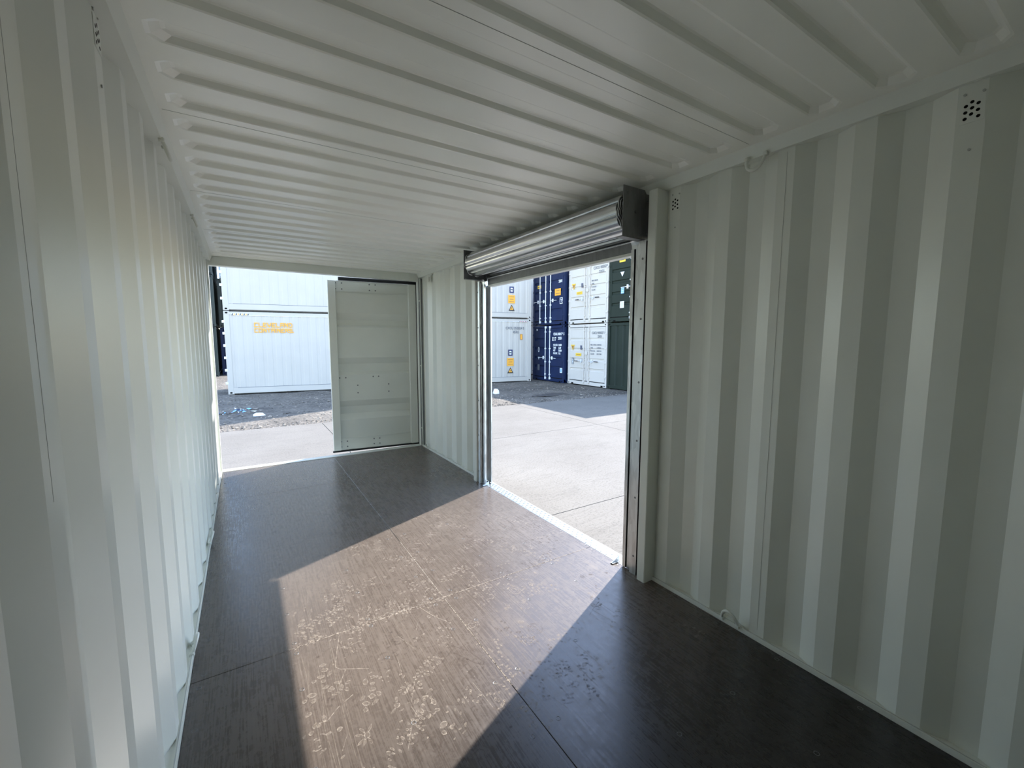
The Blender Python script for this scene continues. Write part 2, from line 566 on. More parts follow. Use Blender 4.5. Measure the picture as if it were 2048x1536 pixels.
# ---------------------------------------------------------------- floor
fl = MB()
fl.box(-0.002, W+0.002, YB, L, -0.036, -0.022, HOLE)
floor = fl.build('floor', kind='structure')
SX = [0.04, 0.40, 0.755, 1.11, 1.23, 1.58, 1.93, 2.285]
SY = [5.18, 4.88, 4.64, 4.57, 4.31, 4.01, 3.64, 3.37, 3.06, 2.75, 2.46, 2.195, 2.12, 1.87, 1.475, 1.18, 0.88, 0.58]
boards = []
XM = 1.168
ys = [YB+0.01, 2.158, 4.603, L-0.001]
for i in range(3):
    for (xa, xb) in ((0.0, XM), (XM, W)):
        b = MB()
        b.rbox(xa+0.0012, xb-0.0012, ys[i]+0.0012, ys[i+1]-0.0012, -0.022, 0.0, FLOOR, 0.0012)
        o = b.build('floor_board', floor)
        boards.append((xa, xb, ys[i], ys[i+1], o))
scr = MB()
def disc(mb, c, r, z, mat, n=12, z1=None):
    pts = [(c[0]+r*math.cos(2*PI*k/n), c[1]+r*math.sin(2*PI*k/n), z) for k in range(n)]
    mb.add(pts, [tuple(range(n))], mat)
# screw head: dished rim and dark recess
n = 12
rim = []
for (r, z) in ((0.0100, 0.0003), (0.0092, 0.0009), (0.0076, 0.0006), (0.0070, -0.001)):
    rim += [(r*math.cos(2*PI*k/n), r*math.sin(2*PI*k/n), z) for k in range(n)]
fs = []
for q in range(3):
    for k in range(n):
        l = (k+1) % n
        fs.append((q*n+k, q*n+l, q*n+n+l, q*n+n+k))
scr.add(rim, fs, GALVD)
scr.add(rim[3*n:], [tuple(range(n))], HOLE)
s0 = scr.build('screw')
s0used = False
for x in SX:
    for y in SY:
        par = next(b[4] for b in boards if b[0] <= x <= b[1] and b[2] <= y <= b[3])
        if s0used:
            s = s0.copy(); COL.objects.link(s)
        else:
            s = s0; s0used = True
        s.parent = par
        s.location = (x+random.uniform(-.008, .008), y+random.uniform(-.012, .012), 0.0)

# dusty boot prints and scuffs lying on the boards
pr2 = MB()
ZP = 0.0007
def blob(cx, cy, rx, ry, ang, mat, n=9, jit=0.18):
    pts = []
    for k in range(n):
        t = 2*PI*k/n
        j = 1+random.uniform(-jit, jit)
        x, y = rx*math.cos(t)*j, ry*math.sin(t)*j
        pts.append((cx+x*math.cos(ang)-y*math.sin(ang), cy+x*math.sin(ang)+y*math.cos(ang), ZP+random.uniform(0, .0003)))
    m2 = DUSTF if mat is DUST else DUSTD
    k_ = max(.45, 1-.0035/max(rx, ry))
    inn = [(cx+(a-cx)*k_, cy+(b-cy)*k_, c) for a, b, c in pts]
    pr2.add(pts+inn, [(i, (i+1) % n, n+(i+1) % n, n+i) for i in range(n)], mat)
    pr2.add(inn, [tuple(range(n))], m2)
def boot(cx, cy, ang, style, mat, part=1.0):
    """sole print 0.29 long made of tread lugs"""
    ca, sa = math.cos(ang)*.85, math.sin(ang)*.85
    def T(x, y): return cx+x*ca-y*sa, cy+x*sa+y*ca
    if style == 0:                      # big curved lugs
        for (x, y, rx, ry, a) in ((-.022, .11, .018, .012, .5), (.022, .10, .018, .012, -.5), (0, .075, .02, .016, 0),
                                  (-.036, .05, .010, .022, .1), (.036, .05, .010, .022, -.1), (0, .03, .021, .014, .1),
                                  (-.024, 0, .015, .012, .6), (.022, 0, .015, .012, -.6),
                                  (0, -.085, .022, .016, 0), (-.022, -.12, .012, .014, .3), (.022, -.12, .012, .014, -.3)):
            if random.random() < part:
                p_ = T(x, y); blob(p_[0], p_[1], rx*.8, ry*.8, ang+a, mat)
    elif style == 1:                    # rows of small lugs
        for k in range(12):
            y = -.135+k*.024
            w = .030 if -.06 < y < 0.0 else .042
            for q in (-1, -.33, .33, 1):
                if random.random() < part*.8:
                    p_ = T(q*w*.8+random.gauss(0, .003), y+.004*abs(q)*2+random.gauss(0, .003))
                    blob(p_[0], p_[1], w*.24*random.uniform(.6, 1.2), .0052*random.uniform(.7, 1.4), ang-q*.35+random.gauss(0, .25), mat, 7, .3)
    elif style == 2:                    # radial star tread
        for k in range(8):
            t = 2*PI*k/8+.2+random.gauss(0, .15)
            if random.random() < part:
                p_ = T(.033*math.cos(t), .033*math.sin(t)*1.1); blob(p_[0], p_[1], .017, .0055, ang+t, mat, 8)
        p_ = T(0, 0); blob(p_[0], p_[1], .011, .014, ang, mat)
    else:                               # concentric rings at the ball of the foot
        for r in (.016, .028, .041):
            m_ = int(r*520)
            for k in range(m_):
                t = 2*PI*k/m_
                if random.random() < part*.8:
                    p_ = T(r*math.cos(t), r*1.15*math.sin(t)); blob(p_[0], p_[1], .0065, .0028, ang+t+PI/2, mat, 6)
P = [(0.47, 1.88, -0.5, 0, DUST, .85), (0.57, 1.79, 1.3, 0, DUST, .8), (0.595, 1.64, -0.9, 0, DUST, .75), (0.72, 1.58, .3, 2, DUST, .6),
     (0.83, 1.47, 0.2, 0, DUST, .8), (0.585, 1.51, 0.1, 2, DUST, .75), (0.71, 1.42, 2.2, 1, DUST, .9), (0.79, 1.31, .5, 1, DUSTD, .9),
     (0.86, 1.68, -1.0, 1, DUST, .95), (1.04, 1.66, .6, 1, DUSTD, .6), (0.52, 2.31, -0.9, 1, DUST, .9), (0.64, 2.36, -0.4, 1, DUST, .85),
     (1.36, 1.68, .4, 1, DUSTD, .7), (1.46, 1.66, .2, 3, DUSTD, .7), (1.68, 1.92, 1.3, 1, DUST, .5), (1.55, 2.0, .3, 3, DUST, .9),
     (1.10, 2.72, 1.0, 1, DUST, .8), (1.25, 2.6, .8, 3, DUST, .8), (1.0, 2.92, 0.6, 2, DUST, .8), (1.32, 2.35, 1.9, 1, DUST, .6),
     (1.52, 2.5, .4, 3, DUSTD, .7), (1.75, 2.6, 1.5, 1, DUSTD, .7), (1.9, 2.2, 2.0, 1, DUSTD, .7), (0.85, 2.2, 1.2, 1, DUST, .6),
     (0.68, 2.62, -0.3, 3, DUST, .5), (1.05, 1.42, .9, 1, DUST, .5), (1.2, 1.85, -.4, 3, DUST, .6), (0.43, 1.63, 0, 0, DUST, .5),
     (1.62, 3.0, .9, 1, DUST, .5), (1.8, 3.2, .4, 3, DUST, .5), (0.95, 2.45, 1.5, 1, DUSTD, .6), (1.4, 2.95, 1.2, 2, DUST, .7)]
for a in P:
    boot(*a)
for i in range(150):
    x, y = random.uniform(.4, 2.2), random.uniform(1.25, 3.5)
    boot(x, y, random.uniform(0, 6), random.choice([1, 1, 1, 3, 0]), random.choice([DUST, DUST, DUSTD]), random.uniform(.15, .5))
for i in range(170):                     # dry flecks
    x, y = random.uniform(.4, 2.2), random.uniform(1.15, 3.3)
    blob(x, y, random.uniform(.002, .007), random.uniform(.0015, .004), random.uniform(0, 3), DUST)
def stroke(pts, w, mat):
    for (x0, y0), (x1, y1) in zip(pts, pts[1:]):
        d = math.hypot(x1-x0, y1-y0)
        if d < 1e-6: continue
        nx, ny = -(y1-y0)/d*w/2, (x1-x0)/d*w/2
        pr2.add([(x0-nx, y0-ny, ZP), (x1-nx, y1-ny, ZP), (x1+nx, y1+ny, ZP), (x0+nx, y0+ny, ZP)], [(0, 1, 2, 3)], mat)
stroke([(0.60, 2.14), (0.57, 2.03), (0.545, 1.93), (0.56, 1.905), (0.63, 1.865), (0.67, 1.84)], .0035, DUST)
stroke([(0.58, 1.885), (0.545, 1.82), (0.54, 1.80)], .003, DUST)
stroke([(0.44, 1.66), (0.47, 1.655), (0.52, 1.70), (0.58, 1.73)], .004, DUST)
stroke([(1.03, 1.80), (1.10, 1.70), (1.13, 1.60), (1.12, 1.585), (1.09, 1.62), (1.04, 1.72)], .006, DUSTD)
for i in range(60):
    x, y = random.uniform(.4, 2.2), random.uniform(1.2, 3.3)
    a = PI/2+random.gauss(0, .5); l = random.uniform(.03, .22)
    stroke([(x, y), (x+l*math.cos(a)*.5, y+l*math.sin(a)*.5+.004), (x+l*math.cos(a), y+l*math.sin(a))], random.uniform(.0012, .003), DUST)
# pale dust packed in the board joints where people walk
stroke([(0.30, 2.158), (0.8, 2.1575), (1.3, 2.158), (1.9, 2.1585), (2.26, 2.158)], .0042, DUSTJ)
stroke([(XM, 1.42), (XM, 1.9), (XM+.0003, 2.4), (XM, 2.95)], .0040, DUSTJ)
for i in range(34):                      # long pale drag marks along the boards
    x = random.choice([.42, .47, .52, .9, 1.3, 1.42, 1.5])+random.gauss(0, .035)
    y = random.uniform(1.15, 2.3); l = random.uniform(.25, .8)
    stroke([(x, y), (x+random.gauss(0, .006), y+l*.5), (x+random.gauss(0, .01), y+l)], random.uniform(.0012, .0035), DUSTF)
stroke([(1.02, 2.14), (1.06, 2.02), (1.10, 1.95)], .003, DUSTJ)
for i in range(120):
    x = random.triangular(.38, 1.2, .8); y = 2.158+random.gauss(0, .02)
    blob(x, y, random.uniform(.003, .009), random.uniform(.002, .006), random.uniform(0, 3), DUST)
pr2.build('dust_prints', floor, kind='stuff')

# ---------------------------------------------------------------- opening of the side door
mb = MB()
mb.rbox(2.258, 2.40, 1.640, 1.700, -0.10, 2.315, PAINT, 0.004)
mb.build('trim_10', kind='structure', label='near post of the side opening')
mb = MB()
mb.rbox(2.262, 2.40, 3.850, 3.912, -0.10, 2.315, PAINT, 0.004)
mb.build('trim_11', kind='structure', label='far post of the side opening')
mb = MB()
mb.rbox(2.355, 2.42, 1.70, 3.85, 2.075, 2.315, PAINT, 0.003)
mb.build('trim_12', kind='structure', label='lintel of the side opening')
mb = MB()
mb.box(2.288, 2.40, 1.690, 1.782, -0.02, 2.05, RUBBER)  # added filler: blocks sun leaking past the guides and blackens the gap
mb.box(2.288, 2.40, 3.795, 3.86, -0.02, 2.05, RUBBER)
mb.build('trim_14', kind='structure', label='black filler strips added behind the shutter guides against light leaks')
# chequer plate threshold
mb = MB()
mb.rbox(2.300, 2.392, 1.85, 3.725, -0.06, 0.002, CHEQ, 0.002)
mb.box(2.392, 2.42, 1.70, 3.85, -0.16, -0.012, PAINT)
k = 0
y = 1.86
while y < 3.70:
    for j in range(3):
        x = 2.315+j*0.030
        s = 1 if (k+j) % 2 else -1
        a = s*PI/4
        pts = []
        for t, rr in ((0, .012), (PI/2, .0035), (PI, .012), (3*PI/2, .0035)):
            px, py = rr*math.cos(t), rr*math.sin(t)
            pts.append((x+px*math.cos(a)-py*math.sin(a), y+px*math.sin(a)+py*math.cos(a)))
        vv = [(q[0], q[1], 0.002) for q in pts] + [(x, y, 0.0052)]
        mb.add(vv, [(0, 1, 4), (1, 2, 4), (2, 3, 4), (3, 0, 4)], CHEQ)
    y += 0.026
    k += 1
mb.build('trim_13', kind='structure', label='bright chequer plate threshold')

# ================================================================ ROLLER SHUTTER
rs = empty('roller_shutter', (2.33, 2.78, 0.0), label='galvanised steel roller shutter coiled above the side opening', cat='roller door')
RX, RY = 2.33, 2.78
def lx(x): return x-RX
def ly(y): return y-RY
RC = (2.212, 2.205)      # coil axis (x, z)
YA, YZ = 1.795, 3.735
# coil: overlapping turns of curved, swaged steel laths
mb = MB()
nl = 8
R0 = 0.103
lat = []
steps = 26
for i in range(nl):
    a0 = 2*PI*i/nl + 0.25
    a1 = a0 + 2*PI/nl*1.03
    for s in range(steps):
        u = s/(steps-1)
        a = a0+(a1-a0)*u
        # shallow arch with a rolled hook at each lath edge
        r = R0 + 0.012*math.sin(PI*min(1, u*1.12))**0.8 if u < .88 else R0 + (0.002, 0.011, 0.004)[min(2, int((u-.88)/.04))]
        if u < .07: r = R0-.010
        lat.append((RC[0]+r*math.cos(a), RC[1]+r*math.sin(a)))
prof = [(lx(x), z) for x, z in lat]
mb.extrude(prof, 1, ly(YA), ly(YZ), LATH, smooth=False)
mb2prof = [(lx(RC[0]+0.094*math.cos(2*PI*k/40)+0.004*math.cos(9*2*PI*k/40)), RC[1]+0.094*math.sin(2*PI*k/40)+.004*math.sin(9*2*PI*k/40)) for k in range(40)]
coil = mb.build('curtain_coil', rs)
coil['label'] = 'rolled-up ribbed steel laths'
# wavy ends of inner turns, visible at both ends of the coil
for (ye, s) in ((YA, -1), (YZ, 1)):
    mb = MB()
    for R, ph in ((0.112, 0.0), (0.097, 0.6), (0.082, 1.1), (0.066, 1.9)):
        pts = []
        for k in range(64):
            a = 2*PI*k/64
            r = R + 0.006*math.sin(8*a+ph)
            pts.append((lx(RC[0]+r*math.cos(a)), ly(ye)+s*0.010, RC[1]+r*math.sin(a)))
        mb.tube(pts, 0.0035, LATH, 6, True)
    mb.build('coil_edge', rs)
mb = MB()
mb.tube([(lx(RC[0]), ly(1.765), RC[1]), (lx(RC[0]), ly(3.78), RC[1])], 0.03, GALVD, 14)
mb.build('axle', rs)
# curtain hanging from the coil down into the guides, with its bottom rail
XC = 2.345
mb = MB()
cp = []
zz = 2.215
pts = [(2.318, 2.225), (2.329, 2.19), (2.338, 2.16), (2.344, 2.145), (2.337, 2.135), (2.336, 2.12), (2.340, 2.108), (2.349, 2.100),
       (2.338, 2.094), (2.349, 2.087), (2.346, 2.080)]
prof = [(lx(x), z) for x, z in pts] + [(lx(x+0.002), z) for x, z in reversed(pts)]
mb.extrude(prof, 1, ly(1.80), ly(3.745), LATH)
mb.build('curtain', rs)
mb = MB()
mb.rbox(lx(2.338), lx(2.362), ly(1.82), ly(3.725), 2.012, 2.082, GALVD, 0.003)
mb.tube([(lx(2.337), ly(1.82), 2.078), (lx(2.337), ly(3.725), 2.078)], 0.006, GALV, 8)
mb.box(lx(2.332), lx(2.385), ly(1.84), ly(3.705), 1.995, 2.012, PAINT)
br = mb.build('bottom_rail', rs)
br['label'] = 'dark bottom rail of the shutter with a pale lower flange'
# end brackets
def bracket(y, s):
    mb = MB()
    prof = [(lx(2.112), 2.062), (lx(2.345), 2.055), (lx(2.345), 2.318), (lx(2.300), 2.318), (lx(2.285), 2.338), (lx(2.112), 2.338)]
    mb.extrude(prof, 1, ly(y), ly(y+s*0.004), GALVD)
    # folded bottom lip and side lip
    mb.box(lx(2.112), lx(2.30), ly(y), ly(y+s*0.05), 2.058, 2.062, GALVD)
    mb.box(lx(2.3385), lx(2.345), ly(y), ly(y+s*0.05), 2.058, 2.312, GALVD)
    o = mb.build('end_bracket', rs)
    for (x, z) in ((2.15, 2.30), (2.31, 2.28), (2.31, 2.09), (RC[0], RC[1])):
        b = MB()
        b.tube([(lx(x), ly(y-s*0.006), z), (lx(x), ly(y), z)], 0.008, GALVD, 6)
        b.build('bolt', o)
bracket(1.752, 1)
bracket(3.792, -1)
# guides: channel + fixing flange, flared mouth at the top
def guide(y_in, s):
    """s=+1: opening lies towards +y"""
    mb = MB()
    yo = y_in - s*0.075          # back of the channel
    def B(x0, x1, a, b, z0, z1, m=GALV):
        mb.box(lx(x0), lx(x1), ly(min(a, b)), ly(max(a, b)), z0, z1, m)
    B(2.302, 2.305, y_in, yo, 0.004, 2.02)                 # inner cheek
    B(2.378, 2.381, y_in, yo, 0.004, 2.02)                 # outer cheek
    B(2.302, 2.381, yo, yo+s*0.003, 0.004, 2.055)             # web
    B(2.292, 2.302, y_in-s*0.054, yo+s*0.001, 0.004, 2.035)
    B(2.296, 2.302, y_in, y_in-s*0.024, 0.004, 2.02)
    B(2.2995, 2.3022, y_in-s*0.024, y_in-s*0.031, 0.004, 2.02, HOLE)
    B(2.2995, 2.3022, y_in-s*0.047, y_in-s*0.054, 0.004, 2.02, HOLE)
    B(2.305, 2.314, y_in, y_in-s*0.003, 0.004, 2.02)
    B(2.369, 2.378, y_in, y_in-s*0.003, 0.004, 2.02)
    B(2.308, 2.3125, y_in-s*0.028, y_in-s*0.034, 0.004, 2.02, HOLE)
    # flange towards the post, with slots
    B(2.281, 2.302, yo+s*0.003, yo, 0.0, 2.055)
    B(2.281, 2.284, yo, yo-s*0.050, 0.0, 2.055)
    # flared mouth
    pts = [(2.302, 2.02), (2.300, 2.045), (2.290, 2.062), (2.282, 2.066)]
    prof = [(lx(x), z) for x, z in pts] + [(lx(x+.003), z+.002) for x, z in reversed(pts)]
    mb.extrude(prof, 1, ly(min(y_in, yo)), ly(max(y_in, yo)), GALV)
    g = mb.build('guide_rail', rs)
    for z in (0.12, 0.50, 0.86, 1.22, 1.6, 1.95):
        b = MB()
        b.tube([(lx(2.2795), ly(yo-s*0.028), z), (lx(2.2835), ly(yo-s*0.028), z)], 0.007, GALVD, 8)
        b.build('fixing', g)
    return g
gn = guide(1.852, 1)
gf = guide(3.722, -1)
b = MB()
b.tube([(lx(2.3005), ly(1.83), 0.95), (lx(2.3025), ly(1.83), 0.95)], 0.008, WHITEV, 10)
b.build('plug', gn)
# kicked-out guide feet at the sill
for (y, s) in ((1.905, 1), (3.69, -1)):
    mb = MB()
    prof = [(lx(2.325), 0.003), (lx(2.262), 0.003), (lx(2.255), 0.010), (lx(2.285), 0.020), (lx(2.325), 0.040)]
    mb.extrude(prof, 1, ly(y), ly(y+0.004), GALV)
    mb.box(lx(2.255), lx(2.325), ly(y-0.010), ly(y+0.014), 0.003, 0.007, GALV)
    mb.build('stop_tab', rs)

# ================================================================ FAR DOOR LEAF
DW = 1.125
door = empty('door_1', (2.325, 5.728, 0.0), math.radians(-5.5), kind='structure', label='cream steel container door leaf standing almost shut')
# local: x from -DW (free edge) to 0 (hinge), y 0 (inner face) outwards
mb = MB()
mb.rbox(-DW, -DW+0.095, 0.0, 0.055, 0.025, 2.232, PAINT, 0.005)      # free-edge tube
mb.rbox(-0.110, -0.006, 0.0, 0.055, 0.025, 2.232, PAINT, 0.005)       # hinge tube
mb.rbox(-DW+0.09, -0.106, 0.014, 0.055, 2.098, 2.232, PAINT, 0.004)    # top channel
mb.rbox(-DW+0.09, -0.106, 0.014, 0.055, 0.025, 0.180, PAINT, 0.004)   # bottom channel
mb.box(-DW+0.09, -0.106, 0.008, 0.016, 2.094, 2.100, PAINT)
mb.box(-DW+0.09, -0.106, 0.008, 0.016, 0.178, 0.184, PAINT)
mb.box(-0.116, -0.109, 0.006, 0.02, 0.03, 2.228, PAINT)
mb.build('door_frame', door)
mb = MB()
zs = [(0.17, .022), (0.425, .022), (0.505, .053), (0.60, .053), (0.68, .022), (1.02, .022), (1.06, .053), (1.165, .053), (1.245, .022),
      (1.64, .022), (1.67, .053), (1.735, .053), (1.825, .022), (2.11, .022)]
prof = [(y, z) for z, y in zs] + [(y+0.003, z) for z, y in reversed(zs)]
mb.extrude(prof, 0, -DW+0.09, -0.108, PAINT)
mb.build('door_panel', door)
mb = MB()
for (x0, x1, z0, z1) in ((-DW+0.13, 0.004, 2.234, 2.275), (-0.004, 0.012, 0.01, 2.252), (-DW-0.012, 0.004, 0.006, 0.024)):
    mb.rbox(x0, x1, -0.006, 0.03, z0, z1, RUBBER, 0.004)
g = mb.build('gasket', door)
g['label'] = 'black rubber gasket'
mb0 = MB()
mb0.tube([(0, 0.0, 0), (0, -0.007, 0)], 0.009, GALVD, 8)
bolt0 = mb0.build('bolt', door)
BL = [(-1.03, .014, 2.20), (-.955, .014, 2.20), (-1.03, .014, 2.125), (-.955, .014, 2.125), (-.615, .014, 2.20), (-.54, .014, 2.20), (-.615, .014, 2.125), (-.54, .014, 2.125),
      (-1.03, .014, .142), (-.955, .014, .142), (-1.03, .014, .072), (-.955, .014, .072), (-.615, .014, .142), (-.54, .014, .142), (-.615, .014, .072), (-.54, .014, .072),
      (-1.02, .022, .985), (-.945, .022, .985), (-.60, .024, .99), (-.53, .024, .99), (-.80, .022, .88), (-.80, .022, .78), (-.40, .022, .88), (-.40, .022, .78)]
for i, (x, y, z) in enumerate(BL):
    o = bolt0 if i == 0 else bolt0.copy()
    if i: COL.objects.link(o)
    o.parent = door
    o.location = (x, y, z)
# outer lock rods
for x in (-0.28, -0.92):
    mb = MB()
    mb.tube([(x, 0.085, -0.02), (x, 0.085, 2.28)], 0.017, ZINC, 10)
    for z in (0.3, 0.9, 1.5, 2.0):
        mb.box(x-0.03, x+0.03, 0.055, 0.10, z, z+0.05, ZINC)
    mb.build('lock_rod', door)

# ================================================================ fittings on the walls
def ring_thing(x, y, z, s, up, label):
    """half-round lashing ring; s: +1 points towards +x, up: -1 hangs down"""
    t = empty('lashing_ring', (x, y, z+(.006 if up < 0 else 0)), label=label, cat='lashing ring', group='cream lashing rings along the wall edges')
    mb = MB()
    pts = []
    for k in range(21):
        a = PI*k/20
        pts.append((s*(0.006+0.020*math.sin(a)), 0.042*math.cos(a), up*0.062*math.sin(a)))
    mb.tube(pts, 0.0075, PAINT, 8)
    mb.build('ring', t)
    for q in (-1, 1):
        mb = MB()
        mb.rbox(s*0.004-0.011, s*0.004+0.011, q*0.042-0.010, q*0.042+0.010, -0.009, 0.009, PAINT, 0.003)
        mb.build('weld', t)
    return t
ring_thing(2.320, 1.134, 2.308, -1, -1, 'painted lashing ring hanging under the right top rail above the dark corrugated wall')
ring_thing(2.336, 1.141, 0.020, -1, 1, 'painted lashing ring low on the right wall nearest the bottom right corner')
ring_thing(2.336, 3.985, 0.020, -1, 1, 'lashing ring at floor level just beyond the far post of the roller door')
ring_thing(2.336, 5.40, 0.020, -1, 1, 'lashing ring at floor level in the far right corner beside the closed door')
ring_thing(0.020, 2.43, 2.306, 1, -1, 'lashing ring hanging under the left top rail, the one nearest the viewer')
ring_thing(0.020, 3.72, 2.306, 1, -1, 'small lashing ring under the left top rail, farther from the viewer')
ring_thing(-0.010, 2.38, 0.022, 1, 1, 'lashing ring at the foot of the left wall beside the dark near floor')
ring_thing(-0.010, 3.66, 0.022, 1, 1, 'lashing ring at the foot of the left wall nearer the open far end')

def vent(x, y, z, s, label, screws=True, sc_=1.0):
    t = empty('air_vent', (x, y, z), label=label, cat='vent', group='punched air vents high on the side walls')
    holes = [(.001, .019), (-.014, .010), (.015, .010), (0, 0), (-.014, -.011), (.015, -.010), (.001, -.019), (-.016, -.031), (.015, -.030)]
    mb = MB()
    mb.extrude([(s*0.0, -.030*sc_), (s*0.0012, -.030*sc_), (s*0.0012, .030*sc_), (s*0.0, .030*sc_)], 2, -.045*sc_, .034*sc_, PAINT)
    mb.build('plate', t)
    hb = MB()
    for (dy, dz) in holes:
        n_ = 12
        pts = [(s*0.0016, (dy+.0052*math.cos(2*PI*k/n_))*sc_, (dz+.0052*math.sin(2*PI*k/n_))*sc_) for k in range(n_)]
        hb.add(pts, [tuple(range(n_))], HOLE)
    hb.build('holes', t)
    if screws:
        for (dy, dz) in ((-.024, .044), (.020, .048), (-.003, -.132)):
            b = MB()
            b.tube([(0, dy, dz), (s*0.003, dy, dz)], 0.0042, SEAM, 8)
            b.build('rivet', t)
    return t
vent(XI_R-0.0003, 0.444, 2.235, -1, 'nine-hole punched vent high on the right wall, largest one at top right')
vent(XI_R-0.0003, 1.583, 2.232, -1, 'small punched vent high on the right wall beside the roller door post', True)
vent(XI_L+0.0003, 1.592, 2.268, 1, 'punched vent high on the left wall near the ceiling edge')
vent(XI_R-0.0003, 5.27, 2.262, -1, 'tiny distant vent at the top of the right wall by the closed door', False)

# ================================================================ YARD
mb = MB()
# concrete slabs with joints (real gaps)
mb.box(-40, 40, -30, 10.52, GZ-0.22, GZ-0.02, SEAM)
def slab(x0, x1, y0, y1):
    mb.box(x0+.006, x1-.006, y0+.006, y1-.006, GZ-0.05, GZ, CONC)
xs = [-40, -24, -12, -3.6, 1.72, 7.0, 12.3, 18, 28, 40]
yy = [-30, -18, -8, -1.8, 3.53, 7.0, 10.5]
for a, b in zip(xs, xs[1:]):
    for c, d in zip(yy, yy[1:]):
        slab(a, b, c, d)
mb.build('yard_concrete', kind='structure', label='pale concrete yard slabs')
# bumpy stone ground beyond the slab
mb = MB()
nx, ny = 150, 90
gx0, gx1, gy0, gy1 = -14.0, 22.0, 10.48, 34.0
from mathutils import noise as mn
vv = []
for j in range(ny+1):
    t = (j/ny)**1.5
    y = gy0+(gy1-gy0)*t
    for i in range(nx+1):
        x = gx0+(gx1-gx0)*i/nx
        z = GZ-0.03
        if j > 0:
            k = min(1, (y-gy0)/0.8)
            z += k*(0.030*mn.noise((x*1.3, y*1.3, 0))+0.018*mn.noise((x*4.7, y*4.7, 3))+0.020)
        vv.append((x, y, z))
ff = []
for j in range(ny):
    for i in range(nx):
        a = j*(nx+1)+i
        ff.append((a, a+1, a+nx+2, a+nx+1))
mb.add(vv, ff, GRAVEL, True)
mb.box(-60, 60, 10.5, 80, GZ-0.35, GZ-0.12, GRAVEL)
mb.build('yard_ground', kind='structure', label='rough crushed stone ground')
# loose stones
st = MB()
def stone(c, r, mat):
    v = []
    for (x, y, z) in ((1, 0, 0), (0, 1, 0), (-1, 0, 0), (0, -1, 0), (0, 0, 1), (.6, .6, .5), (-.6, .5, .5), (-.5, -.6, .6), (.6, -.6, .4)):
        v.append(Vector((x, y, z*0.7))*r*random.uniform(.75, 1.25))
    a = random.uniform(0, 6)
    v = [(c[0]+q.x*math.cos(a)-q.y*math.sin(a), c[1]+q.x*math.sin(a)+q.y*math.cos(a), c[2]+q.z) for q in v]
    st.add(v, [(0, 5, 4), (5, 1, 4), (1, 6, 4), (6, 2, 4), (2, 7, 4), (7, 3, 4), (3, 8, 4), (8, 0, 4), (0, 1, 5), (1, 2, 6), (2, 3, 7), (3, 0, 8)], mat)
for i in range(5200):
    y = 10.5 + 7*random.random()**1.5
    x = random.uniform(-2.5, 12.5)
    if y > 17.45-.111*(x+.24) or x > 12.0: continue
    if any((x-a)**2+(y-b)**2 < c*c for a, b, c in ((.53, 12.4, .26), (7.93, 13.2, .36), (9.3, 11.75, 1.1))): continue
    big = random.random() < .04
    dens = mn.noise((x*.5, y*.8, 5))
    if dens < -0.1 and random.random() < .6: continue
    stone((x, y, GZ-0.012), random.uniform(.010, .030)*(1.9 if big else 1), STONE if random.random() < .55 else GRAVEL)
st.build('loose_stones', kind='stuff', label='loose stones scattered over the rough ground before the white containers', cat='stones')

def lump(name, c, r, mat, label, cat, sq=.6, n=2):
    import bmesh
    bm = bmesh.new()
    bmesh.ops.create_icosphere(bm, subdivisions=n, radius=1)
    for v in bm.verts:
        d = 1+.25*mn.noise(v.co*2+Vector(c))
        v.co = Vector((v.co.x*r[0]*d, v.co.y*r[1]*d, max(-.2, v.co.z)*r[2]*d))
    me = bpy.data.meshes.new(name)
    bm.to_mesh(me); bm.free()
    me.materials.append(mat)
    o = bpy.data.objects.new(name, me)
    COL.objects.link(o)
    o.location = c
    return tag(o, label, cat)
lump('stone', (0.53, 12.4, GZ-0.005), (.14, .10, .075), WHITEV, 'single pale stone lying on the shaded ground before the lettered white container', 'stone')
lump('concrete_lump', (7.93, 13.2, GZ), (.11, .14, .17), WHITEV, 'pale broken concrete lump just beyond the left jamb of the roller door', 'rubble')
lump('mud_patch', (9.3, 11.75, GZ-0.005), (.75, .30, .045), MUD, 'dark damp patch of mud on the ground before the blue containers', 'mud', n=3)
# blue scraps on the ground at far left
mb = MB()
for i in range(46):
    x, y = -0.12+random.gauss(.05, .28), 13.3+random.gauss(0, .28)
    a = random.uniform(0, 3); r = random.uniform(.02, .075)
    mb.add([(x+r*math.cos(a+q), y+r*math.sin(a+q), GZ+0.008+random.uniform(0, .04)) for q in (0, 1.7, 3.0, 4.6)], [(0, 1, 2), (0, 2, 3)],
           random.choice([SKYV, BLUE, WHITEV, STONE]))
mb.build('plastic_scraps', kind='stuff', label='blue and white plastic scraps littering the ground at far left', cat='litter')

# ================================================================ SHIPPING CONTAINERS OUTSIDE
def casting(mb, x, y, z, mat, sy=-1):
    """corner casting 0.178 x 0.162 x 0.118 with face slots; y is the front plane"""
    mb.rbox(x-0.089, x+0.089, y-0.006, y+0.156, z-0.059, z+0.059, mat, 0.006)
def slot(mb, x, y, z, w=.036, h=.026):
    pts = []
    for k in range(14):
        t = 2*PI*k/14
        pts.append((x+w*math.cos(t), y-0.0075, z+h*math.sin(t)))
    mb.add(pts, [tuple(reversed(range(14)))], HOLE)

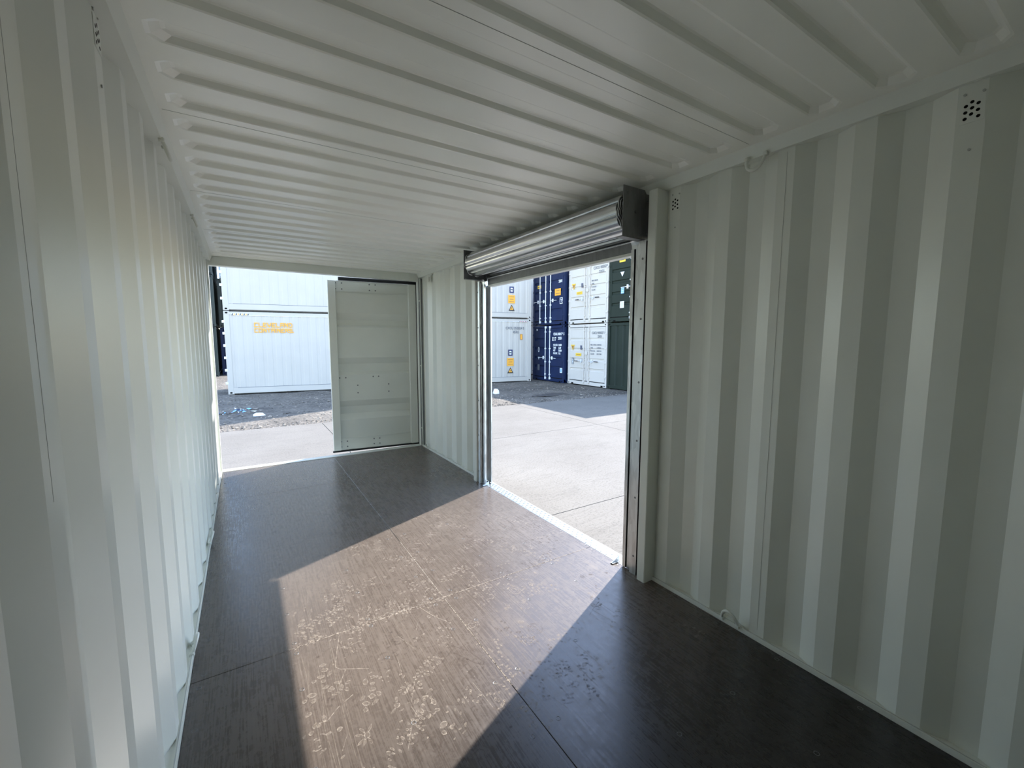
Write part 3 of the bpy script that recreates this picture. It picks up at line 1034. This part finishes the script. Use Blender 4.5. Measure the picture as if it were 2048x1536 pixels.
def body(root, Wd, Dp, Hh, mat, front=0.06):
    """corrugated closed body behind the front plane; x 0..Wd, y 0..Dp (away from viewer)"""
    mb = MB()
    pit = 0.28
    def edge(n_, a, b):
        pts = []
        m_ = int((b-a)/pit)
        for k in range(m_):
            c = a+(k+.5)*(b-a)/m_
            pts += [(c-.105, 0), (c-.035, 1), (c+.035, 1), (c+.105, 0)]
        return pts
    d = 0.036
    side = edge(0, front+.1, Dp-.1)
    loop = [(Wd-.03, front)] + [(Wd-.03-d*q, y) for y, q in side] + [(Wd-.03, Dp-.02), (.03, Dp-.02)] + [(.03+d*q, y) for y, q in reversed(side)] + [(.03, front)]
    mb.extrude(loop, 2, .14, Hh-.05, mat)
    for x0, x1 in ((0, .07), (Wd-.07, Wd)):
        mb.box(x0, x1, front, Dp, .02, .15, mat)
        mb.box(x0, x1, front, Dp, Hh-.08, Hh-.02, mat)
        mb.box(x0, x1, Dp-.10, Dp, .02, Hh-.02, mat)
    mb.box(.0, Wd, Dp-.1, Dp, .02, .14, mat)
    mb.box(.0, Wd, Dp-.1, Dp, Hh-.1, Hh-.02, mat)
    return mb.build('body', root)

def end_frame(root, Wd, Hh, mat):
    mb = MB()
    mb.rbox(.0, .085, .0, .12, .10, Hh-.1, mat, .006)
    mb.rbox(Wd-.085, Wd, .0, .12, .10, Hh-.1, mat, .006)
    mb.rbox(.08, Wd-.08, .0, .12, .02, .165, mat, .006)
    mb.rbox(.08, Wd-.08, .0, .12, Hh-.125, Hh-.01, mat, .006)
    mb.box(.07, Wd-.07, .055, .12, .14, Hh-.11, RUBBER)
    # dark forklift-like recesses in the sill
    for x in (.26, Wd-.30):
        mb.box(x, x+.12, -.004, .02, .025, .075, HOLE)
    o = mb.build('end_frame', root)
    cs = []
    for x in (.089, Wd-.089):
        for z in (.059, Hh-.059):
            c = MB()
            c.rbox(-.089, .089, -.006, .156, -.059, .059, mat, .006)
            slot(c, 0, 0, 0)
            ob = c.build('corner_casting', root)
            ob.location = (x, 0, z)
    return o

def door_leaf(root, x0, x1, Hh, mat, flip=False):
    """front door leaf with five pressed panels"""
    z0, z1 = .20, Hh-.145
    mb = MB()
    mb.rbox(x0, x0+.055, -.004, .05, z0, z1, mat, .004)
    mb.rbox(x1-.055, x1, -.004, .05, z0, z1, mat, .004)
    mb.rbox(x0+.05, x1-.05, -.004, .05, z0, z0+.07, mat, .004)
    mb.rbox(x0+.05, x1-.05, -.004, .05, z1-.07, z1, mat, .004)
    # panel with recessed horizontal ribs
    zz_ = [z0+.06]
    yy_ = [.008]
    hp = (z1-z0-.12)
    for k in range(4):
        c = z0+.06+hp*(k+1)/5
        zz_ += [c-.075, c-.045, c+.03, c+.05]
        yy_ += [.008, .042, .042, .008]
    zz_.append(z1-.06); yy_.append(.008)
    prof = list(zip(yy_, zz_)) + [(y+.003, z) for y, z in reversed(list(zip(yy_, zz_)))]
    mb.extrude(prof, 0, x0+.05, x1-.05, mat)
    return mb.build('door', root)

def lock_rod(root, x, Hh, mat, hd, hz_=1.03, hmat=None, grip=None):
    """vertical lock rod with brackets, cams and a handle towards hd (+1/-1)"""
    mb = MB()
    mb.tube([(x, -.04, .09), (x, -.04, Hh-.06)], .019, mat, 8)
    for z in (.30, 1.0-.12, 1.5, Hh-.32):
        mb.rbox(x-.035, x+.035, -.066, .0, z, z+.055, mat, .006)
    for z in (.10, Hh-.13):
        mb.rbox(x-.03, x+.045, -.07, .004, z, z+.10, mat, .01)
    o = mb.build('lock_rod', root)
    if hd:
        h = MB()
        hm = hmat or mat
        h.tube([(x, -.05, hz_), (x+hd*.22, -.055, hz_), (x+hd*.34, -.06, hz_-.005)], .012, hm, 6)
        h.rbox(min(x+hd*.13, x+hd*.19), max(x+hd*.13, x+hd*.19), -.06, 0, hz_-.075, hz_+.075, hm, .006)
        if grip:
            h.tube([(x+hd*.34, -.06, hz_-.005), (x+hd*.56, -.06, hz_-.01)], .019, grip, 6)
        else:
            h.tube([(x+hd*.34, -.06, hz_-.005), (x+hd*.46, -.06, hz_-.01)], .014, hm, 6)
        h.build('handle', o)
    return o

def hinges(root, x, Hh, mat, n_=4):
    for k in range(n_):
        mb = MB()
        z = .42+(Hh-.85)*k/(n_-1)
        mb.rbox(x-.045, x+.045, -.022, .0, z-.035, z+.035, mat, .006)
        mb.build('hinge', root)

def rect(root, x, z, w, h, mat, y=-.007, name='decal', label=None, inner=None, lines=None, lmat=None, bd=.18):
    mb = MB()
    mb.box(x, x+w, y, y+.002, z, z+h, mat)
    if inner:
        b = bd*min(w, h)
        mb.box(x+b, x+w-b, y-.001, y, z+b, z+h-b, inner)
    if lines:
        for k in range(lines):
            zc = z+h*(k+.7)/(lines+.4)
            ww = w*(.72 if k % 2 == 0 else .56)
            mb.box(x+(w-ww)/2, x+(w+ww)/2, y-.002, y-.001, zc-.10*h/lines, zc+.12*h/lines, lmat or BLACKV)
    o = mb.build(name, root)
    if label: o['label'] = label
    return o
def tri(root, x, z, s, mat, inner=None, down=False, y=-.007, name='decal'):
    mb = MB()
    def T(sz, yy2, m_):
        h = sz*.9
        if down:
            p = [(x-sz/2, z+h/2), (x, z-h/2), (x+sz/2, z+h/2)]
        else:
            p = [(x-sz/2, z-h/2), (x+sz/2, z-h/2), (x, z+h/2)]
        mb.extrude(p, 1, yy2, yy2+.002, m_)
    T(s, y, mat)
    if inner:
        z -= (0 if down else .03*s) if not down else -.03*s
        T(s*.62, y-.0015, inner)
        if not down:
            mb.box(x-.03*s, x+.04*s, y-.003, y-.0015, z-.14*s, z+.10*s, mat)
    return mb.build(name, root)

# ---- white refrigerated containers, side on
A = Vector((-0.24, 17.63)); B = Vector((11.63, 16.31))
RL = (B-A).length
RA = math.atan2(B.y-A.y, B.x-A.x)
RH = 2.88
def reefer(z, label, dressed):
    t = empty('shipping_container', (A.x, A.y, z), RA, label=label, cat='shipping container', group='stacked white refrigerated containers')
    mb = MB()
    # shallow vertical swages on the side skin
    pts = []
    n_ = 40
    x0, x1 = .16, RL-.16
    for k in range(n_):
        c = x0+(x1-x0)*(k+.5)/n_
        pts += [(c-.07, .012), (c-.045, .022), (c+.045, .022), (c+.07, .012)]
    loop = [(x0, .012)]+pts+[(x1, .012), (x1, 2.42), (x0, 2.42)]
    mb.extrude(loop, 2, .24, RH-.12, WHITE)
    mb.build('side_panel', t)
    mb = MB()
    mb.rbox(.16, RL-.16, .0, .12, .03, .235, WHITE, .006)
    mb.box(.30, RL-.3, -.003, .02, .228, .242, GREYV)
    mb.rbox(.16, RL-.16, .0, .12, RH-.13, RH-.02, WHITE, .006)
    mb.box(.30, RL-.3, -.002, .004, RH-.145, RH-.13, ZINC)
    mb.rbox(0, .17, -.004, .16, .11, RH-.11, WHITE, .008)
    mb.rbox(RL-.17, RL, -.004, .16, .11, RH-.11, WHITE, .008)
    mb.rbox(0, .17, 2.28, 2.438, .11, RH-.11, WHITE, .008)
    mb.rbox(RL-.17, RL, 2.28, 2.438, .11, RH-.11, WHITE, .008)
    mb.build('frame', t)
    mb = MB()
    mb.box(.02, RL-.02, .14, 2.30, RH-.03, RH-.002, WHITE)
    mb.build('roof', t)
    mb = MB()
    mb.box(.02, RL-.02, .14, 2.30, .0, .2, GREYV)
    mb.build('underframe', t)
    for x in (.089, RL-.089):
        for zc in (.059, RH-.059):
            c = MB()
            c.rbox(-.089, .089, -.006, .156, -.059, .059, WHITE, .006)
            slot(c, 0, 0, 0, .04, .028)
            o = c.build('corner_casting', t)
            o.location = (x, 0, zc)
    # hinge knuckles of the door end, seen edge-on
    if dressed:
        for zc in (.40, .85, 1.28, 1.70, 2.12, 2.52):
            h = MB()
            h.rbox(-.055, .03, -.012, .05, -.045, .045, ZINC, .008)
            o = h.build('hinge', t)
            o.location = (0, 0, zc)
    return t
def warn_group(t, x, z):
    rect(t, x-.11, z, .22, .28, NAVYV, inner=WHITEV, lines=1, lmat=GREYV, name='sticker', bd=.26)
    rect(t, x-.17, z-.46, .34, .36, ORANGE, lines=3, lmat=BROWNV, name='sticker')
    tri(t, x, z-.66, .30, BLACKV, ORANGE, name='sticker')
w1 = reefer(GZ+.01, 'white refrigerated container lettered in orange at the bottom of the far stack', True)
w2 = reefer(GZ+RH+.035, 'plain white refrigerated container stacked on the orange-lettered one', True)
for k in (2, 3):
    o = reefer(GZ+k*(RH+.035)+.01, ('third', 'fourth')[k-2]+' white refrigerated container from the ground in the far orange-lettered stack', False)
warn_group(w1, 10.87, 1.20)
warn_group(w2, 10.93, 1.12)

# hazard strips
def hazard(t, x, z, w, h, n_, rev):
    mb = MB()
    mb.box(x, x+w, -.012, -.009, z, z+h, WHITEV)
    for k in range(n_):
        a = x+w*k/n_
        s = h*.7
        m_ = [BLACKV, REDV][k % 2] if rev else [BLACKV, ORANGE][k % 2]
        mb.extrude([(a, z), (a+w/n_*.55, z), (a+w/n_*.55+s*.5, z+h), (a+s*.5, z+h)], 1, -.014, -.012, m_)
    mb.build('hazard_strip', t)
hazard(w1, .24, 2.745, .52, .052, 9, False)
hazard(w1, RL-.62, 2.735, .42, .045, 9, True)

# blocky orange lettering drawn on a 5 x 5 grid
G5 = {'C': ('11111', '10000', '10000', '10000', '11111'), 'L': ('10000', '10000', '10000', '10000', '11111'),
      'E': ('11111', '10000', '11110', '10000', '11111'), 'V': ('10001', '10001', '11011', '01110', '00100'),
      'A': ('11111', '10001', '11111', '10001', '10001'), 'N': ('11001', '11101', '10111', '10011', '10001'),
      'D': ('11110', '10001', '10001', '10001', '11110'), 'O': ('11111', '10001', '10001', '10001', '11111'),
      'T': ('11111', '00100', '00100', '00100', '00100'), 'I': ('1', '1', '1', '1', '1'),
      'R': ('11111', '10001', '11111', '10010', '10001'), 'S': ('11111', '10000', '11111', '00001', '11111'), '.': ('0', '0', '0', '0', '1')}
def block_word(t, word, x, z, w, h):
    cols = sum(len(G5[c][0])+1 for c in word)-1
    cw, ch = w/cols, h/5
    mb = MB()
    cx = 0
    for c in word:
        g_ = G5[c]
        for r in range(5):
            for q, b_ in enumerate(g_[r]):
                if b_ == '1':
                    X = x+(cx+q)*cw; Z = z+h-(r+1)*ch
                    mb.box(X-.0012, X+cw+.0012, -.010, -.006, Z-.0015, Z+ch+.0015, ORANGE)
        cx += len(g_[0])+1
    mb.build('lettering', t)
def block_bold(t, word, x, z, w, h):
    block_word(t, word, x, z, w, h)
block_bold(w1, 'CLEVELAND', .89, 2.345, 1.19, .158)
block_bold(w1, 'CONTAINERS.', .89, 2.155, 1.23, .148)
text('CXCU 352024 5', .115, GREYV, w1, (10.63, -.008, 2.40), sx=.86, bold=.002)
text('45R1', .125, GREYV, w1, (11.0, -.008, 2.22), sx=.9, bold=.002)
rect(w1, 11.36, 1.93, .13, .26, BROWNV, inner=ORANGE, name='sticker')

# ---- row of containers seen end on, facing the opening (local x runs towards the viewer's right)
R90 = -PI/2
ZU = GZ+2.615
def end_on(xf, yl, z, Wd, Hh, mat, label, doors=True, rods=(), gap_dark=True):
    t = empty('shipping_container', (xf, yl, z), R90, label=label, cat='shipping container', group='stacked containers standing end on beyond the side opening')
    body(t, Wd, 6.06, Hh, mat)
    end_frame(t, Wd, Hh, mat)
    if doors:
        door_leaf(t, .095, Wd/2-.012, Hh, mat)
        door_leaf(t, Wd/2+.012, Wd-.095, Hh, mat)
        hinges(t, .055, Hh, mat)
        hinges(t, Wd-.055, Hh, mat)
    return t
HC = 2.59
# blue pair
BX, BYL, BW = 12.32, 17.14, 2.36
b1 = end_on(BX, BYL, GZ+.005, BW, HC, BLUE, 'navy blue container marked E17 at the bottom of the blue stack')
b2 = end_on(BX, BYL, ZU, BW, HC, BLUE, 'navy blue container with square orange decal on top of the one marked E17')
c_ = BYL-15.91
for x, hd in ((c_-.17, -1), (c_+.17, 1)):
    lock_rod(b1, x, HC, WHITEV, hd, 1.10)
for x, hd in ((c_-.62, -1), (c_-.17, -1), (c_+.19, 1)):
    lock_rod(b2, x, HC, WHITEV, hd, 1.10)
text('CXAU 000171 5', .115, WHITEV, b1, (c_+.40, -.009, 2.14), sx=.72, bold=.006)
text('E17', .175, WHITEV, b1, (c_+.32, -.009, 1.89), sx=.8, bold=.006)
text('22G1', .12, WHITEV, b1, (c_+.74, -.009, 1.95), sx=.8, bold=.006)
for k, (l_, r_) in enumerate((('MAX.GR.', '30.480'), ('TARE', '2.200'), ('NET', '28.280'), ('CU.CAP.', '33.2'))):
    z = 1.66-k*.125
    text(l_, .085, WHITEV, b1, (c_+.40, -.009, z), sx=.72, bold=.005)
    text(r_, .085, WHITEV, b1, (c_+.78, -.009, z), sx=.72, bold=.005)
mb = MB()
mb.extrude([(c_-.73+.06*math.cos(t*.5236), 1.47+.13*math.sin(t*.5236)) for t in range(12)], 1, -.010, -.008, WHITEV)
mb.extrude([(c_-.73+.028*math.cos(t*.5236), 1.47+.08*math.sin(t*.5236)) for t in range(12)], 1, -.012, -.010, BLUE)
mb.build('sticker', b1)
tri(b1, c_-.73, 1.05, .15, WHITEV, None, True, name='sticker')
rect(b1, c_-.92, 2.36, .07, .09, WHITEV, name='sticker')
rect(b1, c_+1.0-.10, .45, .16, .22, WHITEV, inner=SKYV, name='sticker')
rect(b1, c_-.82, .48, .16, .28, GREYV, name='plate')
rect(b2, c_-.86, 1.73, .28, .15, YELLOW, lines=1, name='sticker')
rect(b2, c_+.47, 1.30, .42, .30, ORANGE, inner=ORANGE, lines=2, lmat=BROWNV, name='sticker')
rect(b2, c_+.83, .92, .20, .27, WHITEV, inner=BLUE, name='sticker', bd=.14)
text('T', .14, WHITEV, b2, (c_+.88, -.010, .98))
text('2201', .12, WHITEV, b2, (c_+.74, -.009, 1.86), sx=.8, bold=.006)
# white pair
WX, WYL, WW = 12.50, 14.68, 2.38
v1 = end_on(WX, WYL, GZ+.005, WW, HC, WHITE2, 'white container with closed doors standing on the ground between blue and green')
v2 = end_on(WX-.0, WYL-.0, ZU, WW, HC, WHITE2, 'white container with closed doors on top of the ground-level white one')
wc = WYL-13.48
for t, dz in ((v1, 0), (v2, 0)):
    lock_rod(t, wc-.14, HC, WHITE2, -1, 1.03, ZINC, BLACKV)
    lock_rod(t, wc+.17, HC, WHITE2, 1, 1.04, ZINC, BLACKV)
    mb = MB()
    mb.rbox(wc-.07, wc+.09, -.05, .0, 1.30, 1.44, WHITE2, .008)
    mb.build('door_stop', t)
    mb = MB()
    for (x, z, s) in ((wc-.87, 1.60, .26),):
        mb.extrude([(x-s/2, z+.12), (x, z-.13), (x+s/2, z+.12)], 1, -.009, -.006, YELLOW)
        mb.extrude([(x-s*.3, z+.075), (x, z-.085), (x+s*.3, z+.075)], 1, -.011, -.009, BROWNV)
    mb.build('sticker', t)
    rect(t, wc-.39, 1.52, .11, .17, NAVYV, inner=GREYV, name='sticker')
    rect(t, wc-.68, 1.24, .36, .12, YELLOW, lines=1, lmat=BROWNV, name='sticker')
    for k, (l_, r_) in enumerate((('MAX. GROSS', '30.480 KG'), ('TARE', '2.200 KG'), ('PAYLOAD', '28.280 KG'), ('CU.CAP.', '33.2 CU.M'))):
        z = 1.70-k*.125
        text(l_, .055, GREYV, t, (wc+.25, -.009, z), sx=.8, bold=.002)
        if t is v1:
            text(r_, .055, GREYV, t, (wc+.62, -.009, z), sx=.8, bold=.002)
rect(v1, wc-.93, .88, .13, .27, GREYV, inner=ZINC, lines=3, lmat=GREYV, name='plate')
text('CXCU 005027 1', .10, GREYV, v1, (wc+.32, -.009, 2.17), sx=.80, bold=.002)
text('22G1', .09, GREYV, v1, (wc+.66, -.009, 2.03), sx=.9, bold=.002)
text('CXCU 005028', .115, GREYV, v2, (wc+.34, -.009, 2.16), sx=.82, bold=.002)
text('22G1', .11, GREYV, v2, (wc+.66, -.009, 1.99), sx=.9, bold=.002)
# green pair: doors above, plain ribbed end below
GX, GYL, GW = 12.50, 12.25, 2.36
g1 = empty('shipping_container', (GX, GYL, GZ+.005), R90, label='dark green container showing its plain ribbed end at ground level', cat='shipping container',
           group='stacked containers standing end on beyond the side opening')
body(g1, GW, 6.06, HC, GREEN)
mb = MB()
mb.rbox(.0, .09, .0, .12, .10, HC-.1, GREEN, .006)
mb.rbox(GW-.09, GW, .0, .12, .10, HC-.1, GREEN, .006)
mb.rbox(.08, GW-.08, .0, .12, .02, .15, GREEN, .006)
mb.rbox(.08, GW-.08, .0, .12, HC-.12, HC-.01, GREEN, .006)
mb.build('end_frame', g1)
mb = MB()
pts = []
for k in range(6):
    c = .12+(GW-.24)*(k+.5)/6
    pts += [(c-.13, .05), (c-.09, .012), (c+.09, .012), (c+.13, .05)]
mb.extrude([(.08, .05)]+pts+[(GW-.08, .05), (GW-.08, .06), (.08, .06)], 2, .14, HC-.11, GREEN)
mb.build('end_wall', g1)
for x in (.089, GW-.089):
    for z in (.059, HC-.059):
        c = MB()
        c.rbox(-.089, .089, -.006, .156, -.059, .059, GREEN, .006)
        slot(c, 0, 0, 0)
        ob = c.build('corner_casting', g1)
        ob.location = (x, 0, z)
g2 = end_on(GX, GYL, ZU, GW, HC, GREEN, 'dark green container with doors and white lock rod on top of the ribbed green one')
gx = GYL-11.09
lock_rod(g2, gx-.02, HC, WHITEV, -1, 1.29)
lock_rod(g2, gx+.34, HC, WHITEV, 1, 1.29)
rect(g2, .52, 2.23, .30, .17, YELLOW, lines=1, name='sticker')
tri(g2, .68, 1.78, .20, WHITEV, None, True, name='sticker')
rect(g2, .63, 1.06, .16, .22, SKYV, lines=3, lmat=WHITEV, name='sticker')
rect(g2, .60, .52, .20, .25, WHITEV, inner=ZINC, name='plate')

# ---- tall stack closing the row behind the blue pair (it shades the ground)
def block_container(name, loc, rz, Wd, Dp, Hh, mat, label, group, z_only=False):
    t = empty(name, loc, rz, label=label, cat='shipping container', group=group)
    body(t, Wd, Dp, Hh, mat)
    mb = MB()
    mb.rbox(.0, .1, .0, .12, .10, Hh-.1, mat, .006)
    mb.rbox(Wd-.1, Wd, .0, .12, .10, Hh-.1, mat, .006)
    mb.rbox(.08, Wd-.08, .0, .12, .02, .15, mat, .006)
    mb.rbox(.08, Wd-.08, .0, .12, Hh-.12, Hh-.01, mat, .006)
    pts = []
    for k in range(8):
        c = .12+(Wd-.24)*(k+.5)/8
        pts += [(c-.10, .05), (c-.06, .015), (c+.06, .015), (c+.10, .05)]
    mb.extrude([(.08, .05)]+pts+[(Wd-.08, .05), (Wd-.08, .07), (.08, .07)], 2, .14, Hh-.11, mat)
    mb.box(.0, Wd, .0, Dp, Hh-.03, Hh-.02, mat)
    mb.build('end_wall', t)
    for x in (.089, Wd-.089):
        for z in (.059, Hh-.059):
            mb = MB()
            mb.rbox(x-.089, x+.089, -.006, .156, z-.059, z+.059, mat, .006)
            slot(mb, x, 0, z)
            mb.build('corner_casting', t)
    return t
gs = 'distant dark containers past the far door at far left'
for k in range(2):
    block_container('shipping_container', (-3.30, 26.9, GZ+k*2.62), 0, 2.44, 6.06, 2.59, DGREEN,
                    ('blackish green container at ground level seen at the far left edge of the doorway', 'blackish green container stacked above the one at the far left edge of the doorway')[k], gs)
block_container('shipping_container', (-3.30, 26.9, GZ+2*2.62), 0, 2.44, 6.06, 2.59, DGREEN, 'blackish green container topping the stack at the far left edge of the doorway', gs)
for k in range(2):
    block_container('shipping_container', (-0.74, 28.2, GZ+k*2.62), 0, 2.44, 6.06, 2.59, BLUE if k == 0 else DGREEN,
                    ('dark blue container half hidden behind the left corner of the lettered white one', 'dark container half hidden behind the left corner of the white stack, second level')[k], gs)
block_container('shipping_container', (-0.62, 28.2, GZ+2*2.62), 0, 2.44, 6.06, 2.59, PALE, 'pale blue container high behind the left corner of the white stack', gs)
hs = 'unseen tall stack behind the blue containers'
for k in range(4):
    block_container('shipping_container', (12.0, 19.6, GZ+k*2.91), 0, 12.19, 2.44, 2.896, WHITE,
                    ('lowest', 'second', 'third', 'topmost')[k]+' white container of the tall stack hidden behind the blue pair', hs)
